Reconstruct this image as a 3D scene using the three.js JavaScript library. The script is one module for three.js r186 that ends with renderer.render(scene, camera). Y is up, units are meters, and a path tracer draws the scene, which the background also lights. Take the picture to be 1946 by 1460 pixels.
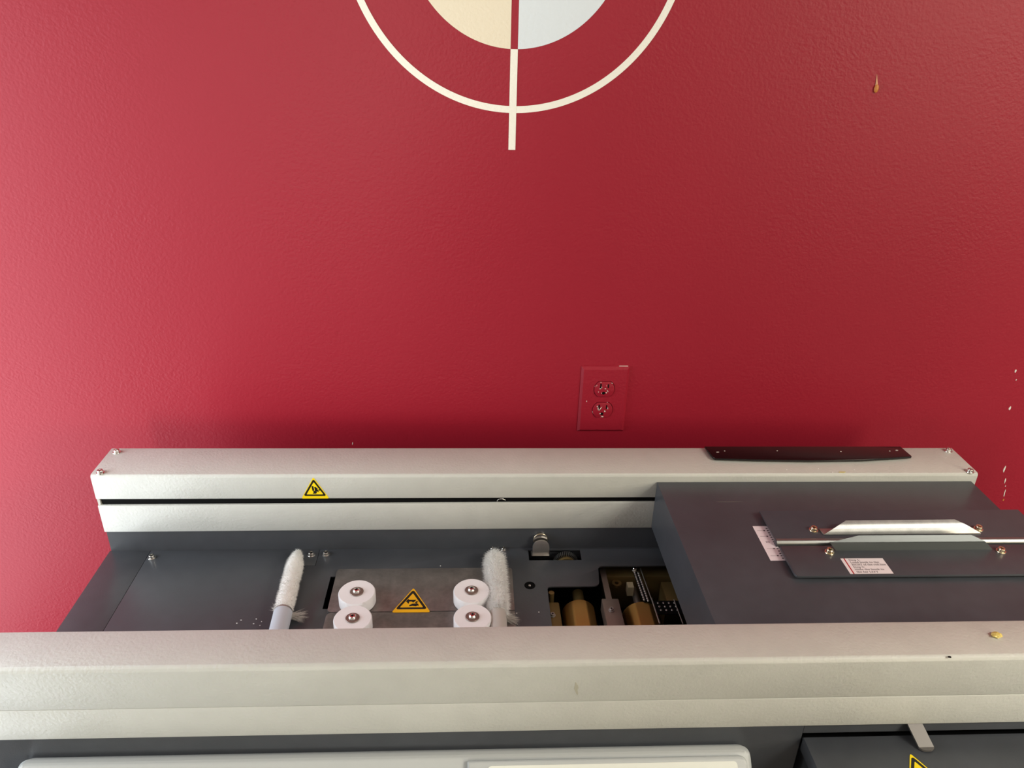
import * as THREE from 'three';
import { mergeGeometries, toCreasedNormals } from 'three/addons/utils/BufferGeometryUtils.js';
import { RectAreaLightUniformsLib } from 'three/addons/lights/RectAreaLightUniformsLib.js';
import { MarchingCubes } from 'three/addons/objects/MarchingCubes.js';
import { ImprovedNoise } from 'three/addons/math/ImprovedNoise.js';

// ---------------------------------------------------------------- camera, sky, lights, exposure
const scene = new THREE.Scene();
const renderer = new THREE.WebGLRenderer({ antialias: true });
renderer.toneMapping = THREE.LinearToneMapping;
renderer.toneMappingExposure = 0.92;
renderer.shadowMap.enabled = true;
RectAreaLightUniformsLib.init();

const W = 1946, H = 1460, F = 1460;
const camera = new THREE.PerspectiveCamera(2 * Math.atan(H / 2 / F) * 180 / Math.PI, W / H, 0.02, 60);
camera.position.set(0, 1.55, 1.12);
camera.rotation.set(-26.4 * Math.PI / 180, -3.09 * Math.PI / 180, 1.585 * Math.PI / 180, 'YXZ');
camera.updateMatrixWorld(true);
scene.add(camera);

scene.background = new THREE.Color().setRGB(0.5, 0.56, 0.62);   // overcast daylight outside the windows

function daylight(name, w, h, pos, target, color, intensity) {
  const l = new THREE.RectAreaLight(color, intensity, w, h);
  l.name = name; l.position.set(...pos); l.lookAt(...target); scene.add(l);
  return l;
}
const ROOM = { x0: -1.15, x1: 2.8, z1: 4.6, y1: 2.6 };
const WIN1 = { z0: 0.06, z1: 0.95, y0: 0.08, y1: 1.8 };        // tall shop window in the left wall, bright pavement outside
const WIN2 = { z0: 2.5, z1: 4.1, y0: 1.25, y1: 2.3 };           // in the right wall
const WIN3 = { x0: -1.1, x1: -0.4, y0: 0.7, y1: 2.1 };          // in the wall behind the photographer
function windowLight(name, w, x, dir, rgb, k) {
  const y = (w.y0 + w.y1) / 2, z = (w.z0 + w.z1) / 2;
  daylight(name, w.z1 - w.z0 - 0.1, w.y1 - w.y0 - 0.1, [x + dir * 0.02, y, z], [x + dir, y, z], new THREE.Color().setRGB(...rgb), k);
}
windowLight('window_daylight', WIN1, ROOM.x0, 1, [0.94, 1.0, 1.05], 5.1);
windowLight('window_daylight_001', WIN2, ROOM.x1, -1, [1.0, 0.88, 0.66], 16.0);
daylight('window_daylight_002', WIN3.x1 - WIN3.x0 - 0.1, WIN3.y1 - WIN3.y0 - 0.1, [(WIN3.x0 + WIN3.x1) / 2, (WIN3.y0 + WIN3.y1) / 2, ROOM.z1 - 0.02], [(WIN3.x0 + WIN3.x1) / 2, (WIN3.y0 + WIN3.y1) / 2, 0], new THREE.Color().setRGB(1, 0.98, 0.88), 19);
const LAMPS = [[2.1, 1.6, 48]];                                  // ceiling lamp: x, z, brightness

// ---------------------------------------------------------------- helpers
const V = (x, y, z) => new THREE.Vector3(x, y, z);
function rayOf(px, py) { return V((px - W / 2) / F, -(py - H / 2) / F, -1).applyQuaternion(camera.quaternion); }
function hit(px, py, axis, value) {            // where the sight line through a photo pixel meets a real plane
  const d = rayOf(px, py), c = camera.position;
  return d.clone().multiplyScalar((value - c[axis]) / d[axis]).add(c);
}
const onY = (px, py, y) => hit(px, py, 'y', y), onZ = (px, py, z) => hit(px, py, 'z', z);

let seed = 7;
const rnd = () => { seed = (seed * 1664525 + 1013904223) >>> 0; return seed / 4294967296; };
const noise = new ImprovedNoise();

function tex(n, fn, srgb, rep) {
  const d = new Uint8Array(n * n * 4);
  for (let j = 0; j < n; j++) for (let i = 0; i < n; i++) {
    const c = fn(i / n, j / n), k = (j * n + i) * 4;
    const a = Array.isArray(c) ? c : [c, c, c];
    for (let q = 0; q < 3; q++) d[k + q] = Math.max(0, Math.min(255, Math.round(a[q] * 255)));
    d[k + 3] = 255;
  }
  const t = new THREE.DataTexture(d, n, n);
  t.wrapS = t.wrapT = THREE.RepeatWrapping; t.magFilter = THREE.LinearFilter; t.minFilter = THREE.LinearMipmapLinearFilter; t.generateMipmaps = true;
  if (srgb) t.colorSpace = THREE.SRGBColorSpace;
  if (rep) t.repeat.set(rep, rep);
  t.needsUpdate = true;
  return t;
}
// periodic noise: blend of shifted samples so that the tile repeats without a seam
function pn(u, v, s, z) {
  const f = (a, b) => noise.noise(a * s, b * s, z);
  const iu = u, iv = v;
  return f(u, v) * (1 - iu) * (1 - iv) + f(u - 1, v) * iu * (1 - iv) + f(u, v - 1) * (1 - iu) * iv + f(u - 1, v - 1) * iu * iv;
}
const peel = tex(512, (u, v) => 0.5 + 0.55 * pn(u, v, 60, 1.3) + 0.3 * pn(u, v, 120, 5.1), false);      // orange peel paint
const peelAt = (rep) => { const t = peel.clone(); t.repeat.set(rep, rep); t.needsUpdate = true; return t; };
const speck = (base, amp, s, z) => tex(512, (u, v) => { const k = 1 + amp * (pn(u, v, s, z) + 0.6 * pn(u, v, s * 4, z + 3)); return base.map((b) => b * k); }, true, 2);

const mat = (o) => new THREE.MeshStandardMaterial(o);
const M = {
  wall: new THREE.MeshPhysicalMaterial({ color: new THREE.Color().setRGB(0.32, 0.0105, 0.027), roughness: 0.46, specularIntensity: 0.7, bumpMap: peelAt(4), bumpScale: 0.00035 }),
  white: mat({ color: new THREE.Color().setRGB(0.72, 0.70, 0.66), roughness: 0.8 }),
  greyWall: mat({ color: new THREE.Color().setRGB(0.34, 0.33, 0.31), roughness: 0.85 }),
  floor: mat({ map: speck([0.36, 0.35, 0.34], 0.25, 9, 2), roughness: 0.8 }),
  lightGrey: mat({ map: speck([0.765, 0.768, 0.742], 0.035, 6, 8), roughness: 0.46, bumpMap: peelAt(5), bumpScale: 0.00036 }),
  panelGrey: mat({ color: 0xb7bbbb, roughness: 0.45, bumpMap: peelAt(8), bumpScale: 0.0001 }),
  dark: mat({ map: speck([0.275, 0.286, 0.306], 0.10, 7, 4), roughness: 0.38, bumpMap: peelAt(10), bumpScale: 0.00006 }),
  black: new THREE.MeshPhysicalMaterial({ color: 0x040405, roughness: 0.8, specularIntensity: 0.3 }),
  blackGloss: mat({ color: 0x0c0a0b, roughness: 0.14 }),
  steel: mat({ color: new THREE.Color().setRGB(0.42, 0.40, 0.385), metalness: 0.85, roughness: 0.42 }),
  plate: mat({ map: tex(512, (u, v) => { const s = pn(u, v, 26, 9) + 0.6 * pn(u, v, 60, 2); const g = 0.52 + 0.10 * pn(u, v, 8, 1) + 0.05 * s - (s > 0.72 ? 0.15 : 0); return [g, g * 0.965, g * 0.94]; }, true, 6), metalness: 0.75, roughness: 0.5 }),
  chrome: mat({ color: new THREE.Color().setRGB(0.72, 0.70, 0.66), metalness: 1, roughness: 0.2 }),
  brassy: mat({ color: new THREE.Color().setRGB(0.74, 0.64, 0.46), metalness: 1, roughness: 0.25 }),
  brass: mat({ color: new THREE.Color().setRGB(0.50, 0.32, 0.10), metalness: 0.9, roughness: 0.42 }),
  brassOld: mat({ color: new THREE.Color().setRGB(0.24, 0.17, 0.065), metalness: 0.7, roughness: 0.5 }),
  alu: mat({ map: tex(256, (u, v) => { const g = 0.68 + 0.05 * pn(u, v, 60, 3) + 0.07 * pn(u, v, 9, 7); return [g, g, g * 0.985]; }, true, 12), metalness: 1, roughness: 0.4 }),
  washer: mat({ color: new THREE.Color().setRGB(0.30, 0.25, 0.22), metalness: 0.8, roughness: 0.45 }),
  plastic: new THREE.MeshPhysicalMaterial({ color: new THREE.Color().setRGB(0.90, 0.90, 0.91), roughness: 0.42 }),
  fluff: mat({ color: new THREE.Color().setRGB(0.90, 0.895, 0.87), roughness: 0.95 }),
  fluffGrey: mat({ color: new THREE.Color().setRGB(0.50, 0.47, 0.43), roughness: 0.95 }),
  cloth: mat({ color: new THREE.Color().setRGB(0.52, 0.56, 0.62), roughness: 0.9 }),
  chip: mat({ color: new THREE.Color().setRGB(0.78, 0.75, 0.68), roughness: 0.85 }),
  chipOrange: mat({ color: new THREE.Color().setRGB(0.55, 0.21, 0.04), roughness: 0.5 }),
  cream: mat({ color: new THREE.Color().setRGB(0.80, 0.72, 0.56), roughness: 0.5, bumpMap: peelAt(4), bumpScale: 0.0003 }),
  paleBlue: mat({ color: new THREE.Color().setRGB(0.70, 0.76, 0.80), roughness: 0.5, bumpMap: peelAt(4), bumpScale: 0.0003 }),
  ivory: mat({ color: new THREE.Color().setRGB(0.88, 0.86, 0.77), roughness: 0.5, bumpMap: peelAt(4), bumpScale: 0.0003 }),
  label: mat({ color: 0xe9ece4, roughness: 0.4 }),
  glueYellow: mat({ color: new THREE.Color().setRGB(0.72, 0.58, 0.16), roughness: 0.35 }),
  glass: new THREE.MeshPhysicalMaterial({ color: 0xffffff, roughness: 0.02, transmission: 1, thickness: 0 }),
};

// metre uv from position by dominant normal
function metreUV(g0) {
  const g = g0.index ? g0.toNonIndexed() : g0, p = g.attributes.position, uv = new Float32Array(p.count * 2);
  const a = V(), b = V(), c = V();
  for (let i = 0; i < p.count; i += 3) {
    a.fromBufferAttribute(p, i); b.fromBufferAttribute(p, i + 1); c.fromBufferAttribute(p, i + 2);
    const n = b.clone().sub(a).cross(c.clone().sub(a)), ax = Math.abs(n.x), ay = Math.abs(n.y), az = Math.abs(n.z);
    [a, b, c].forEach((q, k) => {
      const [u, v] = ax >= ay && ax >= az ? [q.z, q.y] : ay >= az ? [q.x, q.z] : [q.x, q.y];
      uv[(i + k) * 2] = u; uv[(i + k) * 2 + 1] = v;
    });
  }
  g.setAttribute('uv', new THREE.BufferAttribute(uv, 2));
  return g;
}
const clean = (g) => { const n = g.index ? g.toNonIndexed() : g; for (const k of Object.keys(n.attributes)) if (!['position', 'normal', 'uv'].includes(k)) n.deleteAttribute(k); return n; };
const join = (list) => mergeGeometries(list.map(clean), false);
const soft = (g, a = 0.6) => toCreasedNormals(g, a);
// box from corner to corner
function bx(x0, x1, y0, y1, z0, z1) { const g = new THREE.BoxGeometry(x1 - x0, y1 - y0, z1 - z0); g.translate((x0 + x1) / 2, (y0 + y1) / 2, (z0 + z1) / 2); return g; }
// rounded polygon path; each point [x, y, r]
function poly(pts, P = new THREE.Shape()) {
  const n = pts.length;
  pts.forEach(([x, y, r = 0], i) => {
    const [px, py] = pts[(i + n - 1) % n], [nx, ny] = pts[(i + 1) % n];
    if (!r) { i ? P.lineTo(x, y) : P.moveTo(x, y); return; }
    const d0 = Math.hypot(px - x, py - y), d1 = Math.hypot(nx - x, ny - y), k0 = Math.min(r, d0 / 2) / d0, k1 = Math.min(r, d1 / 2) / d1;
    const a = [x + (px - x) * k0, y + (py - y) * k0], b = [x + (nx - x) * k1, y + (ny - y) * k1];
    i ? P.lineTo(...a) : P.moveTo(...a);
    P.quadraticCurveTo(x, y, ...b);
  });
  P.closePath();
  return P;
}
function extr(shape, depth, bevel = 0, seg = 2, curve = 8) {
  return new THREE.ExtrudeGeometry(shape, { depth: depth - 2 * bevel, bevelEnabled: bevel > 0, bevelThickness: bevel, bevelSize: bevel, bevelOffset: -bevel, bevelSegments: seg, curveSegments: curve }).translate(0, 0, bevel);
}
// profile in (z, y) swept along x from x0 to x1
function sweepX(pts, x0, x1, bevel = 0) {
  const g = extr(poly(pts.map(([z, y, r]) => [-z, y, r])), x1 - x0, bevel);
  g.rotateY(Math.PI / 2);                    // shape x -> -z, depth -> +x
  g.translate(x0, 0, 0);
  return soft(g);
}
// outline in (x, z), lying flat with its top at y
function flat(pts, y, th, bevel = 0, holes = [], crease = 0.6) {
  const s = poly(pts.map(([x, z, r]) => [x, -z, r]));
  for (const h of holes) s.holes.push(poly(h.map(([x, z, r]) => [x, -z, r]), new THREE.Path()));
  const g = extr(s, th, bevel);
  g.rotateX(-Math.PI / 2);
  g.translate(0, y - th, 0);
  return soft(g, crease);
}
// sheet of given thickness between two world edges (a-b lower, d-c upper)
function sheet(a, b, c, d, th) {
  const n = b.clone().sub(a).cross(d.clone().sub(a)).normalize().multiplyScalar(th / 2), q = [a, b, c, d];
  const f = q.map((p) => p.clone().add(n)), k = q.map((p) => p.clone().sub(n)), v = [];
  const quad = (p, r, s, t) => v.push(p, r, s, p, s, t);
  quad(f[0], f[1], f[2], f[3]); quad(k[1], k[0], k[3], k[2]);
  for (let i = 0; i < 4; i++) { const j = (i + 1) % 4; quad(k[i], k[j], f[j], f[i]); }
  const g = new THREE.BufferGeometry().setFromPoints(v); g.computeVertexNormals();
  return metreUV(g);
}
const lathe = (pts, seg = 32) => soft(new THREE.LatheGeometry(pts.map(([r, y]) => new THREE.Vector2(Math.max(r, 1e-5), y)), seg), 0.7);
function tube(points, r, seg = 20, rad = 8) { return new THREE.TubeGeometry(new THREE.CatmullRomCurve3(points), seg, r, rad, false); }

const used = {};
function uniq(name) { const k = used[name] = (used[name] ?? -1) + 1; return k ? name + '_' + String(k).padStart(3, '0') : name; }
// a mesh whose geometry is given in world coordinates, hung under parent (parents are never turned)
function put(name, geometry, material, parent = scene, uvs = true) {
  let g = uvs ? metreUV(geometry) : geometry;
  g.computeBoundingBox();
  const o = g.boundingBox.getCenter(V()); if (parent === scene) o.y = g.boundingBox.min.y;
  g.translate(-o.x, -o.y, -o.z);
  const m = new THREE.Mesh(g, material);
  m.name = parent === scene ? uniq(name) : name;
  m.castShadow = m.receiveShadow = true;
  m.userData.at = [o.x, o.y, o.z];
  const pa = parent.userData?.at ?? [0, 0, 0];
  m.position.set(o.x - pa[0], o.y - pa[1], o.z - pa[2]);
  parent.add(m);
  return m;
}
function thing(name, label, category, at, group) {
  const o = new THREE.Group(); o.name = uniq(name); o.position.set(...at); o.userData = { at, label, category }; if (group) o.userData.group = group;
  scene.add(o); return o;
}
const tag = (o, label, category, group) => { Object.assign(o.userData, { label, category }); if (group) o.userData.group = group; return o; };
const struct = (name, g, m) => { const o = put(name, g, m); o.name = name; o.userData.kind = 'structure'; return o; };
const lab = (o, label) => { o.userData.label = label; return o; };

// ---------------------------------------------------------------- the room
{
  const { x0, x1, z1, y1 } = ROOM, t = 0.14;
  var wallBack = struct('wall_back', bx(x0 - t, x1 + t, 0, y1, -t, 0), M.wall);
  struct('wall_left', join([bx(x0 - t, x0, 0, WIN1.y0, 0, z1), bx(x0 - t, x0, WIN1.y1, y1, 0, z1), bx(x0 - t, x0, WIN1.y0, WIN1.y1, 0, WIN1.z0), bx(x0 - t, x0, WIN1.y0, WIN1.y1, WIN1.z1, z1)]), M.greyWall);
  struct('wall_right', join([bx(x1, x1 + t, 0, WIN2.y0, 0, z1), bx(x1, x1 + t, WIN2.y1, y1, 0, z1), bx(x1, x1 + t, WIN2.y0, WIN2.y1, 0, WIN2.z0), bx(x1, x1 + t, WIN2.y0, WIN2.y1, WIN2.z1, z1)]), M.greyWall);
  struct('wall_front', join([bx(x0 - t, x1 + t, 0, WIN3.y0, z1, z1 + t), bx(x0 - t, x1 + t, WIN3.y1, y1, z1, z1 + t), bx(x0 - t, WIN3.x0, WIN3.y0, WIN3.y1, z1, z1 + t), bx(WIN3.x1, x1 + t, WIN3.y0, WIN3.y1, z1, z1 + t)]), M.greyWall);
  struct('floor', bx(x0 - t, x1 + t, -0.12, 0, -t, z1 + t), M.floor);
  struct('ceiling', bx(x0 - t, x1 + t, y1, y1 + 0.12, -t, z1 + t), M.white);
  struct('baseboard_back', bx(x0, x1, 0, 0.1, 0, 0.014), M.white);
  const win = (n, horizontal, a0, a1, b0, b1, at) => {
    const w = new THREE.Group(); w.name = 'window_' + n; w.userData = { at: [0, 0, 0], kind: 'structure' }; scene.add(w);
    const B = (p0, p1, q0, q1, d = 0.03) => horizontal ? bx(p0, p1, q0, q1, at - d, at + d) : bx(at - d, at + d, q0, q1, p0, p1);
    put('window_frame', join([B(a0, a1, b0, b0 + 0.05), B(a0, a1, b1 - 0.05, b1), B(a0, a0 + 0.05, b0, b1), B(a1 - 0.05, a1, b0, b1)]), M.white, w);
    const mid = (a0 + a1) / 2;
    put('mullion', B(mid - 0.02, mid + 0.02, b0 + 0.05, b1 - 0.05), M.white, w);
    put('pane', B(a0 + 0.05, mid - 0.02, b0 + 0.05, b1 - 0.05, 0.003), M.glass, w);
    put('pane', B(mid + 0.02, a1 - 0.05, b0 + 0.05, b1 - 0.05, 0.003), M.glass, w);
  };
  win(1, false, WIN1.z0, WIN1.z1, WIN1.y0, WIN1.y1, x0 - 0.08);
  win(2, false, WIN2.z0, WIN2.z1, WIN2.y0, WIN2.y1, x1 + 0.08);
  win(3, true, WIN3.x0, WIN3.x1, WIN3.y0, WIN3.y1, z1 + 0.08);
  for (const [x, z, k] of LAMPS) {
    const lamp = thing('ceiling_lamp', 'flat ceiling lamp with white diffuser', 'ceiling lamp', [x, y1 - 0.05, z]);
    put('housing', bx(x - 0.61, x + 0.61, y1 - 0.05, y1, z - 0.16, z + 0.16), M.white, lamp);
    put('diffuser', bx(x - 0.6, x + 0.6, y1 - 0.056, y1 - 0.05, z - 0.15, z + 0.15), mat({ color: 0xffffff, emissive: 0xfff0dd, emissiveIntensity: 1, roughness: 0.6 }), lamp);
    const l = daylight(uniq('ceiling_lamp_light'), 1.2, 0.3, [x, y1 - 0.06, z], [x, 0, z + 0.0001], new THREE.Color().setRGB(1, 0.97, 0.86), k);
  }
}

// chipped paint on the red wall, showing plaster, and small dents
function blob(c, w, h, th, tilt = 0, n = 10, jag = 0.35) {
  const s = new THREE.Shape();
  for (let i = 0; i < n; i++) { const a = i / n * Math.PI * 2, k = 1 - jag * rnd(); const x = Math.cos(a) * w / 2 * k, y = Math.sin(a) * h / 2 * k; const X = x * Math.cos(tilt) - y * Math.sin(tilt), Y = x * Math.sin(tilt) + y * Math.cos(tilt); i ? s.lineTo(X, Y) : s.moveTo(X, Y); }
  const g = new THREE.ExtrudeGeometry(s, { depth: th, bevelEnabled: false }); g.translate(c.x, c.y, c.z); return g;
}
for (const [px, py, w, h, tilt] of [[1930, 705, 3.5, 6, 0.05], [1931, 722, 2, 3, 0], [1919, 776, 4, 8, 0.02], [1908.5, 892, 3.4, 15, 0.02], [1910, 914, 2.4, 13, 0.12], [1909, 937, 1.8, 17, 0.1], [1910.5, 924, 2, 3, 0], [670, 843, 1.4, 6, -0.2], [640, 633, 2, 4, 0]])
  put('paint_chip', blob(onZ(px, py, 0), w / 1000, h / 1000 * 1.1, 0.0004, tilt), px === 640 ? M.wall : M.chip, wallBack);
put('paint_chip', blob(onZ(1906.5, 950, 0), 0.0035, 0.005, 0.0006), M.chipOrange, wallBack);
{ // little amber drip high on the wall
  const c = onZ(1666, 158, 0), d = thing('glue_drip', 'small amber dried drip stuck on the bare red wall', 'drip', [c.x, c.y - 0.012, 0]);
  const g = new THREE.SphereGeometry(1, 16, 12); g.scale(0.0032, 0.0055, 0.0022); g.translate(c.x + 0.0005, c.y - 0.007, 0.0016); put('drop', g, M.chipOrange, d);
  const k = new THREE.ConeGeometry(0.0021, 0.017, 8); k.scale(1, 1, 0.4); k.rotateZ(0.2); k.translate(c.x - 0.0012, c.y + 0.004, 0.0008); put('tail', k, mat({ color: new THREE.Color().setRGB(0.62, 0.30, 0.16), roughness: 0.4 }), d);
}

// ---------------------------------------------------------------- painted crosshair on the wall
{
  const cx = 0.0510, cy = 1.6372, R1 = 0.2242, R0 = 0.2152, RD = 0.1429, hw = 0.0049;
  const d = thing('wall_emblem', 'ivory ring with crosshair stripe and cream and pale blue half discs on red wall', 'wall emblem', [cx, cy - 0.275, 0]);
  const ring = new THREE.Shape(); ring.absarc(0, 0, R1, 0, Math.PI * 2, false);
  const inner = new THREE.Path(); inner.absarc(0, 0, R0, 0, Math.PI * 2, true); ring.holes.push(inner);
  const ex = (s, th) => { const g = new THREE.ExtrudeGeometry(s, { depth: th, bevelEnabled: false, curveSegments: 160 }); g.translate(cx, cy, 0); return g; };
  put('ring', ex(ring, 0.0006), M.ivory, d);
  for (const s of [-1, 1]) {
    const a0 = Math.asin(hw / RD), half = new THREE.Shape();
    half.absarc(0, 0, RD, -Math.PI / 2 + s * a0, Math.PI / 2 - s * a0, s < 0);
    half.closePath();
    lab(put('half_disc', ex(half, 0.0005), s < 0 ? M.cream : M.paleBlue, d), s < 0 ? 'cream half disc' : 'pale blue half disc');
  }
  put('stripe', bx(cx - hw, cx + hw, cy - 0.2738, cy - RD, 0, 0.0008), M.ivory, d);
  put('stripe', bx(cx - hw, cx + hw, cy + RD, cy + 0.2738, 0, 0.0008), M.ivory, d);
}

// ---------------------------------------------------------------- power outlet painted over in red
{
  const d = thing('power_outlet', 'duplex power outlet and cover plate painted over in wall red', 'outlet', [0.2116, 0.9064, 0]);
  const cx = 0.2116, cy = 0.9664, w = 0.0788, h = 0.1202;
  const rc4 = (ww, hh, z) => [V(cx - ww / 2, cy - hh / 2, z), V(cx + ww / 2, cy - hh / 2, z), V(cx + ww / 2, cy + hh / 2, z), V(cx - ww / 2, cy + hh / 2, z)];
  const yU = 0.987 - cy, yL = 0.9484 - cy;
  const lay = [rc4(w, h, 0), rc4(w, h, 0.0012), rc4(w - 0.001, h - 0.001, 0.0018), rc4(w - 0.0076, h - 0.0076, 0.0048), rc4(w - 0.0088, h - 0.0088, 0.005)], tri = [];
  for (let k = 0; k < 4; k++) for (let i = 0; i < 4; i++) { const a = lay[k][i], b = lay[k][(i + 1) % 4], c = lay[k + 1][(i + 1) % 4], d = lay[k + 1][i]; tri.push(a, b, c, a, c, d); }
  const g1 = new THREE.BufferGeometry().setFromPoints(tri); g1.computeVertexNormals();
  const face = poly([[-w / 2 + 0.0044, -h / 2 + 0.0044], [w / 2 - 0.0044, -h / 2 + 0.0044], [w / 2 - 0.0044, h / 2 - 0.0044], [-w / 2 + 0.0044, h / 2 - 0.0044]]);
  for (const yy of [yU, yL]) { const p = new THREE.Path(), q = 0.0174, a = Math.asin(0.0146 / q); p.absarc(0, yy, q, -a, a, false); p.absarc(0, yy, q, Math.PI - a, Math.PI + a, false); p.closePath(); face.holes.push(p); }
  const g0 = join([metreUV(g1), metreUV(new THREE.ExtrudeGeometry(face, { depth: 0.004, bevelEnabled: false, curveSegments: 20 }).translate(cx, cy, 0.001))]);
  put('cover_plate', g0, M.wall, d);
  for (const [yy, k] of [[yU, 0], [yL, 1]]) {
    const sh = new THREE.Shape(); const r = 0.0166, a = Math.asin(0.0138 / r); sh.absarc(0, yy, r, -a, a, false); sh.absarc(0, yy, r, Math.PI - a, Math.PI + a, false); sh.closePath();
    const f = new THREE.ExtrudeGeometry(sh, { depth: 0.0048, bevelEnabled: true, bevelThickness: 0.0006, bevelSize: 0.0006, bevelOffset: -0.0006, bevelSegments: 2, curveSegments: 20 }); f.translate(cx, cy, 0.0012);
    const rc = put('receptacle', soft(f), M.wall, d);
    const hz = 0.0069, Y = cy + yy;
    const rim = new THREE.TorusGeometry(0.0167, 0.00055, 6, 40, k ? 2.0 : 0.5); rim.rotateZ(k ? 3.3 : 2.3); rim.scale(1, 0.83, 1); rim.translate(cx, Y, 0.0055);
    put('bare_edge', rim, M.chip, rc);
    put('slot', bx(cx - 0.0074, cx - 0.0052, Y + 0.002, Y + 0.0105, hz - 0.0004, hz), M.black, rc);
    put('slot', bx(cx + 0.0052, cx + 0.0072, Y + 0.003, Y + 0.0098, hz - 0.0004, hz), M.black, rc);
    const gr = new THREE.CylinderGeometry(0.0026, 0.0026, 0.0004, 16); gr.rotateX(Math.PI / 2); gr.translate(cx - 0.0008, Y - 0.0065, hz - 0.0002); put('ground_hole', gr, M.black, rc);
    const chips = k ? [[-0.0075, 0.003, 2, 9, 0.1], [-0.004, 0.003, 2.5, 10, -0.5], [0.0035, -0.0015, 4, 4, 0.4], [0.0082, 0.004, 1.5, 6, 0], [-0.0035, -0.006, 3.5, 2.5, 0.4], [0.0005, -0.0115, 8, 2, -0.25], [-0.0095, 0.0075, 2.5, 2.5, 0]]
      : [[-0.0072, 0.0015, 4.5, 2, 0.3], [0.0015, 0.0015, 5, 2, 0.15], [0.0055, -0.0025, 2, 7, 0.5], [-0.0045, 0.004, 1.6, 3, 0], [0.0035, -0.0055, 2.4, 3.5, 0.4], [-0.0042, -0.0065, 1.6, 2.6, 0], [-0.0095, -0.0045, 1.6, 2.2, 0], [-0.0065, 0.0132, 3.6, 1, 0], [0.0115, 0.0118, 2.6, 1.6, -0.5], [-0.013, 0.0075, 1, 3.5, -0.4], [0.003, 0.007, 1.2, 2, 0]];
    for (const [x, y, w1, h1, t1] of chips) put('paint_chip', blob(V(cx + x, Y + y, hz), w1 / 1100, h1 / 1000, 0.0002, t1, 11, 0.6), M.chip, rc);
  }
  for (const [x, y, w1, h1] of [[-0.0275, 0.004, 1.6, 2.6], [0.007, 0.0015, 1.4, 3.4]]) put('paint_chip', blob(V(cx + x, cy - 0.006 + y, 0.005), w1 / 1000, h1 / 1000, 0.0002), M.chip, d);
  put('paint_chip', bx(cx + 0.022, cx + 0.0365, cy + h / 2 - 0.0002, cy + h / 2 + 0.0008, 0.0003, 0.0012), M.chip, d);
}

// ---------------------------------------------------------------- the binding machine
const X0 = -0.537, X1 = 0.744, ZB = 0.12, ZF = 0.1928, YT = 0.9445, YD = 0.8107, BR = 0.4917, BF = 0.545;
const mc = thing('binding_machine', 'long grey book binding machine with open working channel standing against red wall', 'binding machine', [0.1, 0, 0.33]);

// screws: flanged button head with a hexagon socket, axis up
const screwGeo = (() => {
  const body = lathe([[0, 0], [0.0056, 0], [0.0058, 0.0006], [0.0054, 0.0012], [0.0042, 0.0015], [0.0041, 0.0042], [0.0035, 0.005], [0.0021, 0.005], [0.0019, 0.0028], [0, 0.0028]], 20);
  return clean(body);
})();
const socketGeo = clean(new THREE.CylinderGeometry(0.0018, 0.0018, 0.0003, 6).translate(0, 0.003, 0));
function screw(p, parent, material = M.chrome, k = 1, normal) {
  const s = put('screw', orient(screwGeo.clone().scale(k, k, k), p, normal), material, parent);
  put('socket', orient(socketGeo.clone().scale(k, k, k), p, normal), M.black, s);
  return s;
}
function orient(g, p, n) { if (n) g.applyQuaternion(new THREE.Quaternion().setFromUnitVectors(V(0, 1, 0), n)); g.translate(p.x, p.y, p.z); return g; }

// cabinet below, feet, interior
{
  const y0 = 0.09;
  const cab = put('cabinet', join([
    bx(X0 + 0.004, X1 - 0.004, y0, y0 + 0.02, 0.13, 0.512), bx(X0 + 0.004, X0 + 0.024, y0 + 0.02, 0.8085, 0.13, 0.512), bx(X1 - 0.024, X1 - 0.004, y0 + 0.02, 0.8085, 0.13, 0.512),
    bx(X0 + 0.024, X1 - 0.024, y0 + 0.02, 0.8085, 0.13, 0.150), bx(X0 + 0.024, X1 - 0.024, y0 + 0.02, 0.843, 0.4925, 0.512)]), M.dark, mc);
  put('inner_floor', bx(X0 + 0.025, X1 - 0.025, 0.70, 0.71, 0.151, 0.492), M.black, cab);
  for (const [x, z] of [[X0 + 0.06, 0.17], [X1 - 0.06, 0.17], [X0 + 0.06, 0.47], [X1 - 0.06, 0.47]])
    put('foot', lathe([[0, 0], [0.028, 0], [0.03, 0.006], [0.026, 0.02], [0.01, 0.026], [0.01, 0.09], [0, 0.09]]).translate(x, 0, z), M.black, mc);
}
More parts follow.
